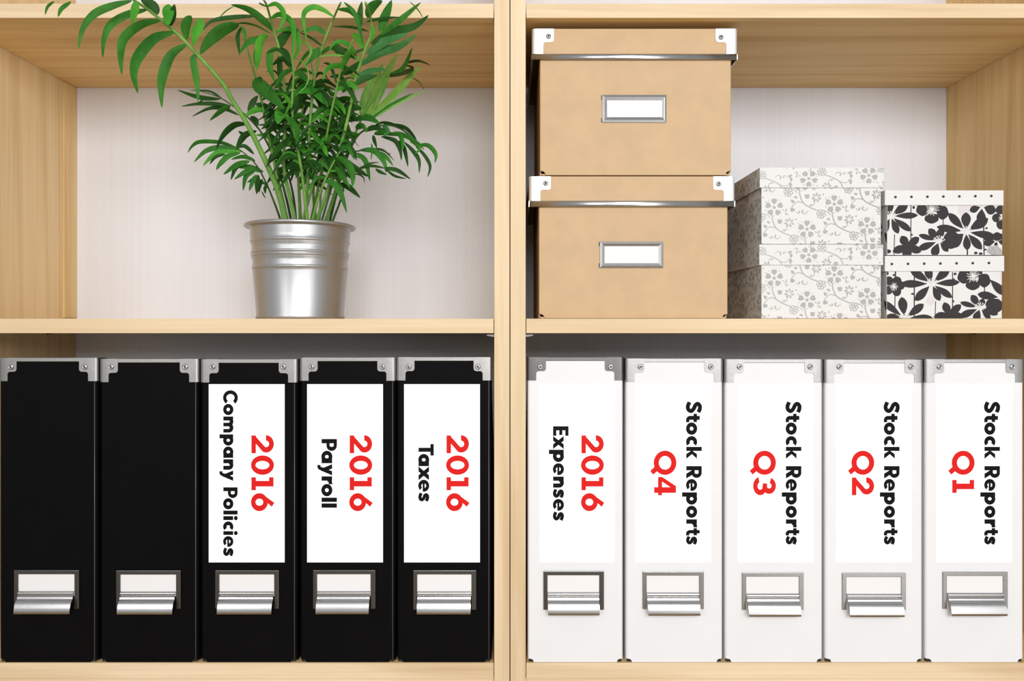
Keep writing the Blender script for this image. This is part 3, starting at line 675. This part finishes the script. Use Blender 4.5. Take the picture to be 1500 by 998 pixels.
b2 = (1115.5, 1290.5, 388, 466.8); l2 = (1112.3, 1294, 358.3, 388.2)
lidded_box('gift_box', 'white box with grey blossom print, upper one of the larger patterned pair', l1, b1, 16, ('white_box','white_box'), gb, 0.205, blossom_hooks(b1, l1, 430, 235))
lidded_box('gift_box', 'white box with grey blossom print, resting on the shelf under its twin', l2, b2, 16, ('white_box','white_box'), gb, 0.205, blossom_hooks(b2, l2, 360, 350))
gd = 'white boxes with black flower print'
b3 = (1299.6, 1468.3, 300.5, 373.9); l3 = (1296.3, 1470.3, 279, 300.6)
b4 = (1298.8, 1467.8, 397.2, 466.8); l4 = (1296.3, 1471.3, 375, 397.4)
lidded_box('gift_box', 'small box with black flower print and white studded lid, stacked on top', l3, b3, 20, ('white_box','lid_white'), gd, 0.19, daisy_hooks(bk1, wh1, pl1, md1, 270, b3, l3, (1311.6, 288.8, 23.4)))
lidded_box('gift_box', 'small box with black flower print and white studded lid, resting on the shelf', l4, b4, 20, ('white_box','lid_white'), gd, 0.19, daisy_hooks(bk2, wh2, pl2, [], 370, b4, l4, (1306.3, 386.9, 23.7)))

# ---------------------------------------------------------------- potted palm
PD = 118.0                                  # depth of the pot's axis
pc = W(440.5, 467, PD)
palm = thing('potted_palm', 'leafy green parlour palm in a ribbed galvanised tin pot on the middle shelf', 'plant', (pc.x, pc.y, Z(467)))
kp = (1 + PD/F)*S
H = (467-333.5)*kp
def pr(r): return r*kp
prof = [(0.0001, 0.0008), (pr(60.5), 0.0006), (pr(61.8), 0.0), (pr(63.0), 0.0012), (pr(62.9), 0.004), (pr(62.2), 0.0065)]
r_at = lambda h: pr(62.6 + (71.6-62.6)*h/H)
def rib(h, amp, wid): return [(r_at(h-wid) , h-wid), (r_at(h-wid*.5)+amp*.6, h-wid*.5), (r_at(h)+amp, h), (r_at(h+wid*.5)+amp*.6, h+wid*.5), (r_at(h+wid), h+wid)]
def hz(y): return (467-y)*(1 + (PD-66)/F)*S + 0.0004
prof += [(r_at(hz(396)), hz(396))]
for y0, amp, wd in ((390, 1.3, 2.0), (380, -1.1, 5.6), (371.8, 1.3, 1.9), (367, 1.3, 1.9), (359, -1.1, 5.6), (350, 1.3, 2.0)):
    prof += rib(hz(y0), amp*kp, wd*kp)
prof += [(r_at(H*0.9), H*0.9), (r_at(H*0.975), H*0.975), (r_at(H*0.985), H*0.985), (r_at(H)+pr(0.8), H-pr(1.4)), (r_at(H)+pr(1.6), H-pr(1.5))]
for k in range(9):
    a = -PI/2 + PI*1.3*k/8; prof.append((r_at(H)+pr(5.6)+pr(2.5)*math.cos(a), H+pr(1.0)+pr(2.5)*math.sin(a)))
prof += [(r_at(H)-pr(2.0), H-pr(1)), (r_at(H*.8)-pr(2.5), H*.8), (pr(60), H*.3)]
MB().lathe(prof, (pc.x, pc.y, Z(467)+0.0001), 96).build('pot', M['pot'], palm)
MB().lathe([(pr(69), H*0.86), (pr(50), H*0.89), (pr(20), H*0.9), (0.0001, H*0.9)], (pc.x, pc.y, Z(467)), 40).build('soil', M['soil'], palm)

def dmax(py): return F*(436.0/max(1.0, 475-py) - 1) - 6 if py < 420 else 400
def dlean(py): return PD - 6 - 158*(325-py)/320
def clampd(d, py): return min(d, dmax(py))
stems = {}
def stem(key, pts, r0, r1, off=0.0, mat='s', foot=None):
    """pts (px,py) from the pot upwards; off: how far behind (+) or before (-) the mean depth"""
    n = len(pts); P = []
    for i, (x, y) in enumerate(pts):
        g = min(1, (325-y)/150.0) if y < 325 else 0
        base = (foot if foot is not None else 0)*(1-g)
        P.append((x, y, clampd(dlean(y) + off*max(g, 0) + base, y)))
    Q = catmull(P, 5); N_ = len(Q)
    m = MB().tube([W(*q) for q in Q], [(r0 + (r1-r0)*i/(N_-1))*S for i in range(N_)], 7)
    o = m.build('frond_stem', LM[mat], palm)
    stems[key] = (o, Q); return o
stem('A', [(418,345),(416.7,318),(409,286),(400,261),(384,226),(370,197),(356,171.6),(338,143),(326,122),(290,81),(260,49.6),(227,22),(205,6),(180,-9),(150,-20)], 5.2, 1.2, -25, 's', -18)
stem('B', [(425,345),(420,322),(413,290),(405.7,259),(399.7,227),(392,194),(383,147),(375.7,120),(362,71),(357,50),(352,37)], 3.4, 0.9, 5, 's', 10)
stem('C', [(434,345),(432,322),(425,290),(416,245),(417.7,185),(419,146),(413,105),(408.7,70),(401,45),(391,9),(386,0)], 3.2, 1.3, -12, 's', -20)
stem('D', [(447,345),(447,322),(450,280),(452,230),(454,180),(459,129),(462.5,105),(468.5,81),(477.6,54),(488,28),(499,4)], 2.8, 1.4, -5, 's', -5)
stem('E', [(462,345),(465,322),(478,285),(492,240),(508,180),(521,117),(527,96),(536,70),(543.7,50),(543.7,30),(536,4)], 3.2, 1.5, -18, 's', -22)
stem('F', [(455,345),(456,322),(465,280),(474,230),(482,180),(492.6,132),(498.6,105),(506,84),(518,57)], 2.4, 1.0, -26, 'y', 14)
stem('G', [(472,345),(478,322),(490,285),(505,235),(527,180),(536,160),(548,140)], 3.4, 1.2, 20, 's', 6)
stem('H', [(478,345),(484,320),(494,280),(505,240),(523,200),(545,187),(572,184),(596,195),(621,219)], 2.4, 0.8, 10, 't', 16)
stem('I', [(468,345),(472,322),(484,280),(494,245),(506,228),(526,221),(552,219),(572,226)], 2.0, 0.7, -22, 't', -26)
stem('J', [(456,345),(458,322),(468,285),(480,255),(492,232),(498,222)], 2.4, 1.0, -45, 's', -34)
stem('K', [(428,345),(426,322),(418,285),(405,240),(388,203),(375.7,185),(357.7,167),(341,155),(320,142),(292,133)], 2.4, 0.7, 18, 't', 26)
stem('L', [(415,345),(410,320),(401,295),(392,273),(377,244),(362,228),(345,216),(323,209)], 2.0, 0.7, -4, 't', -4)
stem('M', [(440,345),(440,322),(438,280),(436,235),(438,190),(446,150),(456,120)], 3.2, 1.0, 14, 's', 24)
stem('O', [(449,345),(450,322),(446,285),(440,240),(431,190),(428,150),(430,110),(427,80)], 3.0, 1.2, -34, 's', -40)
stem('P', [(465,345),(468,322),(470,280),(472,240),(470,190),(466,150),(455,85),(459,70)], 2.0, 0.9, 30, 'w', 30)
stem('Q', [(443,345),(444,322),(456,280),(466,245),(488,200),(500,170)], 2.6, 1.0, 6, 's', -10)
stem('U', [(480,345),(488,322),(500,290),(506,262),(514,240)], 2.2, 1.0, 6, 't', 4)
stem('V', [(431,345),(433,322),(430,290),(424,262),(416,235),(410,215)], 2.6, 1.0, 30, 't', 30)
stem('N', [(459,345),(462,322),(459,285),(463,240),(476,200),(484,160)], 2.8, 1.0, 20, 's', 20)

def leaf(key, pts, w, mat='m', dd=0.0, tilt=None, bd=None):
    """pts (px,py) from the base to the tip through the middle of the blade; w: width in px; dd: tip depth offset"""
    o, Q = stems[key]
    b = min(Q, key=lambda q: (q[0]-pts[0][0])**2 + (q[1]-pts[0][1])**2)
    d0 = b[2] if bd is None else bd
    n = len(pts); P = []
    for i, (x, y) in enumerate(pts):
        d = d0 + dd*(i/(n-1)); dm = dmax(y) if y > 20 else -22
        P.append((x, y, min(d, dm)))
    if n == 2:
        a, c = P; P = [a, tuple((a[j]+c[j])/2 for j in range(3)), c]
    C = catmull(P, 5); m = len(C); tl = R.uniform(-0.75, 0.75) if tilt is None else tilt
    vs = []; fs = []
    for i, q in enumerate(C):
        t = i/(m-1); p = W(*q)
        tg = (W(*C[min(i+1, m-1)]) - W(*C[max(i-1, 0)])).normalized()
        view = (p - Vector((0, -F*S, ZH))).normalized()
        ac = tg.cross(view).normalized()
        nn = ac.cross(tg).normalized()
        a2 = ac*math.cos(tl) + nn*math.sin(tl)
        n2 = nn*math.cos(tl) - ac*math.sin(tl)
        t = 1 - t if w < 0 else t
        wd = (abs(w)*S*(1+q[2]/F)/2)*(0.07 + 0.93*math.sin(PI*t**0.80)**0.95 if 0 < t < 1 else (0.12 if t == 0 else 0.02))/max(0.62, math.cos(tl))
        vs += [p + a2*wd + n2*wd*0.28, p, p - a2*wd + n2*wd*0.28]
    for i in range(m-1):
        for j in (0, 1): fs.append((3*i+j, 3*i+j+1, 3*i+4+j, 3*i+3+j))
    return MB().add(vs, fs, True).build('leaf', LM[mat], o, normals=False)
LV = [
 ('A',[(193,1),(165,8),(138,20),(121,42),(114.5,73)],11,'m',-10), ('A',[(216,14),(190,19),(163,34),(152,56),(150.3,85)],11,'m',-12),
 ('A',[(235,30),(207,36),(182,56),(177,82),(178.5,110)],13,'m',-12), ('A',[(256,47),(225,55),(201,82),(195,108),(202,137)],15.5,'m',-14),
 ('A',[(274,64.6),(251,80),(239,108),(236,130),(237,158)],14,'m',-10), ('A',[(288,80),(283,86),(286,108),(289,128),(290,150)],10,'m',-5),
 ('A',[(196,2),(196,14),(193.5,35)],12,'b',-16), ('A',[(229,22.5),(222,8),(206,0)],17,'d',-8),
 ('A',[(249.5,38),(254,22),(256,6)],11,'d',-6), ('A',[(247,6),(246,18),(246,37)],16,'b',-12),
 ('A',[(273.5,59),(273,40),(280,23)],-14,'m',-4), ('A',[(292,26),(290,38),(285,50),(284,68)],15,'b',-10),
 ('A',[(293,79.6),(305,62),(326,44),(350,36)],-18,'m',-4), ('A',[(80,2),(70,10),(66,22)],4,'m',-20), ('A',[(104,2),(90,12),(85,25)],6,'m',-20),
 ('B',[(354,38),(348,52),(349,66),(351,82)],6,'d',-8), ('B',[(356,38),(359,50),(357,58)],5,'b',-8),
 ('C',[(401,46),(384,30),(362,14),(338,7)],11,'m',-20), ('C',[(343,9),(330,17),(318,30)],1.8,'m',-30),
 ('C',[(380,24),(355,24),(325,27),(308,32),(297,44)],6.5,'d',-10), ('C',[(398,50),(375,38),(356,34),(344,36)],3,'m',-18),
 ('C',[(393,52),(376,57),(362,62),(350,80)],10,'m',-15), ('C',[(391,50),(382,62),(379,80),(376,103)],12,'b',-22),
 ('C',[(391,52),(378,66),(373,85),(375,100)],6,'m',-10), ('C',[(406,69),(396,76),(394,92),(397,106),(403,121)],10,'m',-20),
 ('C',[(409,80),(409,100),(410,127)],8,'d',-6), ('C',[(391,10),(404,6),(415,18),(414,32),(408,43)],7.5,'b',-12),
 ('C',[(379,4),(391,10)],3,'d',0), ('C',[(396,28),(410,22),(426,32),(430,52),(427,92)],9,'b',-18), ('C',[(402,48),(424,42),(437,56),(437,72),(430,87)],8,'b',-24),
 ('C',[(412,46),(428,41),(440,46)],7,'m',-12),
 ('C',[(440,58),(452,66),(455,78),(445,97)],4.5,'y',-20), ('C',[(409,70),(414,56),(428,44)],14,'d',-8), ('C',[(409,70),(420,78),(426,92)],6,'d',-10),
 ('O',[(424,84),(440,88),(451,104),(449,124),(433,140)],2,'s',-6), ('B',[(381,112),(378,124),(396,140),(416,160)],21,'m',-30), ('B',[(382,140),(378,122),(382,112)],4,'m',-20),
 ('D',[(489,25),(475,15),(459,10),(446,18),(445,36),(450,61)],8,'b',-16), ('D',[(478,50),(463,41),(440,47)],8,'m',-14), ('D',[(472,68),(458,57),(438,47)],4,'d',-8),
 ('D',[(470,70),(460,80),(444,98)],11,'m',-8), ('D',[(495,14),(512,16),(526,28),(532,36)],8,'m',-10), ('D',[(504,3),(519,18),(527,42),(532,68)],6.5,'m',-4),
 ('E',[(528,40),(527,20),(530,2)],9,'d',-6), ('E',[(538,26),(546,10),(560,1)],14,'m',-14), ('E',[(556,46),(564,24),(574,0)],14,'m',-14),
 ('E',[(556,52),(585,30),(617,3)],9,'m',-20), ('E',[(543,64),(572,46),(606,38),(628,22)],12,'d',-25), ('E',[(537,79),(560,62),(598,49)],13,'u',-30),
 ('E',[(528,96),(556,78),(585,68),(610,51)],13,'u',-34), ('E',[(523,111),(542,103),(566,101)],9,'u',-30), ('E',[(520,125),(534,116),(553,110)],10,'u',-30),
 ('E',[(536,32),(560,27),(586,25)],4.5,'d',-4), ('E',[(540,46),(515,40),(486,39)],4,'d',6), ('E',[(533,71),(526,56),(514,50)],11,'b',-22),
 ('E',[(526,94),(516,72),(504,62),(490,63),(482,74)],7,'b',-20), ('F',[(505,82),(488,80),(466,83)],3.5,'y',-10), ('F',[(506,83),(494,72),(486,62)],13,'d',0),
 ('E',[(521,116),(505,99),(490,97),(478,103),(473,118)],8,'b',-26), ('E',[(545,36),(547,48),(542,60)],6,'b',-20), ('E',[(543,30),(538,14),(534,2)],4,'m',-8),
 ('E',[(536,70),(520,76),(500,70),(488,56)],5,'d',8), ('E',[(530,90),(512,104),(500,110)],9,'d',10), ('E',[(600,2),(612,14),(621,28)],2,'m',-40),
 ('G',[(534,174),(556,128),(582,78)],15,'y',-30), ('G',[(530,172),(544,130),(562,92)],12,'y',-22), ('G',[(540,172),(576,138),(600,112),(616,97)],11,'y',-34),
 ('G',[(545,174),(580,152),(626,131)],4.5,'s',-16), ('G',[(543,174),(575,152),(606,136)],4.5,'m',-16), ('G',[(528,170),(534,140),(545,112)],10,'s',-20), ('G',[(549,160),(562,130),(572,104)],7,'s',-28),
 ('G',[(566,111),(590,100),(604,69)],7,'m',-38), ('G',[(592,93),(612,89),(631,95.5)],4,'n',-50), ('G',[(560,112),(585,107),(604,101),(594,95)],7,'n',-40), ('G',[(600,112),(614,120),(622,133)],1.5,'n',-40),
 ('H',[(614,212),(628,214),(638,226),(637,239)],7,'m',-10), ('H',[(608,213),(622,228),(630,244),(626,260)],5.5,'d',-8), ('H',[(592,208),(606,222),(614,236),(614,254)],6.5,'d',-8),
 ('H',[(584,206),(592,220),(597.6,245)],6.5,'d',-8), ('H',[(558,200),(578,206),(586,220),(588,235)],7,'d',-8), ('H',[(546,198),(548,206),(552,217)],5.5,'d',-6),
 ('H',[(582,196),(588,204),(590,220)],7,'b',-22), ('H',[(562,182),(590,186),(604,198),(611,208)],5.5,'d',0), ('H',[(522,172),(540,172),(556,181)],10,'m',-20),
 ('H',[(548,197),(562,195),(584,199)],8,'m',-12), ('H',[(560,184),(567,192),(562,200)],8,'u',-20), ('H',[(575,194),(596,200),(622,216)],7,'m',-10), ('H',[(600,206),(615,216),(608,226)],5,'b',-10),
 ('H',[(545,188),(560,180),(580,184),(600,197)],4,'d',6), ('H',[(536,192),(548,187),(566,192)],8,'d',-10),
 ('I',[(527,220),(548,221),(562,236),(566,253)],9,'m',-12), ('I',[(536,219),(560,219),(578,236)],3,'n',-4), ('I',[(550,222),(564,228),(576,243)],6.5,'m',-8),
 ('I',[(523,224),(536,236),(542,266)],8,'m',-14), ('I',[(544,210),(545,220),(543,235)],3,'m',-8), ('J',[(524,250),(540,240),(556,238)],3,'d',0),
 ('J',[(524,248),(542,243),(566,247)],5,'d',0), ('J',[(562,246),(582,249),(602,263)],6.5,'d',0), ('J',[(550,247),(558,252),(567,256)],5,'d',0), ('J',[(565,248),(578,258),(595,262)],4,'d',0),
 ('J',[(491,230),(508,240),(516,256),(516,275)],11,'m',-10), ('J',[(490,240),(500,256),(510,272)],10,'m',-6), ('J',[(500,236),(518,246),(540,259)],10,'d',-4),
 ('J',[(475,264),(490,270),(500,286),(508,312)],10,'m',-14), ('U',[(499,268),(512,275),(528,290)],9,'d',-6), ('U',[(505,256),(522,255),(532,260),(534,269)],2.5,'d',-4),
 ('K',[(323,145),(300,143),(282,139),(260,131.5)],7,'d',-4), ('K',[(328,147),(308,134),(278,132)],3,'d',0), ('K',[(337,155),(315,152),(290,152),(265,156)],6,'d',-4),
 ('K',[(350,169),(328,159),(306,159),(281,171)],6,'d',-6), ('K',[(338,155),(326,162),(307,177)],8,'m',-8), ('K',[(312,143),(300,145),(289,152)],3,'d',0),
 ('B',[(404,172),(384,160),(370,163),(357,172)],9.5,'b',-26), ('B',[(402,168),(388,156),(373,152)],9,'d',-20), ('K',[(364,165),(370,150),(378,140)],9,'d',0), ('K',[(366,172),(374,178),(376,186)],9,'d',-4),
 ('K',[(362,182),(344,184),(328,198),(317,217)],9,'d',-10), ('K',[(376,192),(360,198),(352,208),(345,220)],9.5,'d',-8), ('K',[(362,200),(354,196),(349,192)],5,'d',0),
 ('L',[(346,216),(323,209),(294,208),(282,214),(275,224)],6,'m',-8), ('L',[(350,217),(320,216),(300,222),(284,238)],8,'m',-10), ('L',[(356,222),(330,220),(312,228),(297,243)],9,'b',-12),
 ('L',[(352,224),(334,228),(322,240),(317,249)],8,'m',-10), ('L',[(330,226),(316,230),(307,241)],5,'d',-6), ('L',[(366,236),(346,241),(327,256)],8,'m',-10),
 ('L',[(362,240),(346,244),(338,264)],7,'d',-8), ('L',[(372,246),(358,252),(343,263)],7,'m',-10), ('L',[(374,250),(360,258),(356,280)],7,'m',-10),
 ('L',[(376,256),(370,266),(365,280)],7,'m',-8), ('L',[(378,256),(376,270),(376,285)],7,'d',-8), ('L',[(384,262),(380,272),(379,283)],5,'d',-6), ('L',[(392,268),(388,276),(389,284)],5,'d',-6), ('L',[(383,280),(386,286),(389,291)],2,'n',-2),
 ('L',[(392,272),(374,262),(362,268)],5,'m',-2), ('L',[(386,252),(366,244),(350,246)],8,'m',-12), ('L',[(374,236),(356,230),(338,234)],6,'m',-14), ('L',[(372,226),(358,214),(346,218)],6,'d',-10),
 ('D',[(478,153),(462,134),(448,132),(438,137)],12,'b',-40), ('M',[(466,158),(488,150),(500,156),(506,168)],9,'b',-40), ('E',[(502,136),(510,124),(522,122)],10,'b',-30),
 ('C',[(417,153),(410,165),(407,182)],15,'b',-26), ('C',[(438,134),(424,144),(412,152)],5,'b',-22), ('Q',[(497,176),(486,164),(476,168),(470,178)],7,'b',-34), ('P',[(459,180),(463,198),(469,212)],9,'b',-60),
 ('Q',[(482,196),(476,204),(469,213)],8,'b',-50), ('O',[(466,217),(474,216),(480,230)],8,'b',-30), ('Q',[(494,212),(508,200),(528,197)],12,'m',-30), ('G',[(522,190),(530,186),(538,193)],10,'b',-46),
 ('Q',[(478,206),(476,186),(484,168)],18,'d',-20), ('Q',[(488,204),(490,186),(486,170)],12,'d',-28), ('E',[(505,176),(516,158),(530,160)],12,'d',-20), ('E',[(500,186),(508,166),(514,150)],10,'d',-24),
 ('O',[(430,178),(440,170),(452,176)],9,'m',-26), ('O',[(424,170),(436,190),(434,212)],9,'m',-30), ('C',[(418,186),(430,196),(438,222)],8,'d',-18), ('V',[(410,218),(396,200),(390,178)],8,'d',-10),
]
for l in LV: leaf(*l)
# the dense heart of the plant: further leaves growing from the stems
keys = ['B','C','D','E','F','M','O','P','Q','N','V','J','M','O','C','D','Q','N']
total = 298 - len(LV)
def rand_leaf(lo, hi, wmin, wmax, mats, wts, dmin, dmax_):
    while True:
        key = R.choice(keys); o, Q = stems[key]; q = R.choice(Q)
        if not (lo < q[1] < hi): continue
        x, y = q[0], q[1]
        if y < 120 and (R.random() < 0.5): continue
        side = 1 if (x > 450) == (R.random() < 0.7) else -1
        a = R.uniform(-1.15, 0.8); L = R.uniform(28, 56)*(0.8 if y > 215 else 1)
        ex, ey = x + side*L*math.cos(a), y + L*math.sin(a)
        dr = R.uniform(4, 18)
        if not (372 < ex < 532) or ey + dr > 290 or ey < 60: continue
        mx, my = (x+ex)/2, (y+ey)/2 - R.uniform(2, 9)
        return key, [(x, y), (mx, my), (ex, ey + dr)], R.uniform(wmin, wmax), R.choices(mats, wts)[0], R.uniform(dmin, dmax_)
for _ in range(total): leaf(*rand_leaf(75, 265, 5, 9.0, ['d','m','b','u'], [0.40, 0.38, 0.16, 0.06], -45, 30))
# the thin leaflets too small to pick apart, joined as one part
tmp = []
for _ in range(110): tmp.append(leaf(*rand_leaf(110, 275, 2.5, 5.0, ['d'], [1], -20, 60)))
m = MB()
for o in tmp:
    off = Vector((palm.location.x, palm.location.y, palm.location.z))
    m.add([v.co + off for v in o.data.vertices], [tuple(p.vertices) for p in o.data.polygons], True)
    bpy.data.objects.remove(o)
fine = m.build('fine_leaflets', LM['d'], palm, normals=False); fine['kind'] = 'stuff'
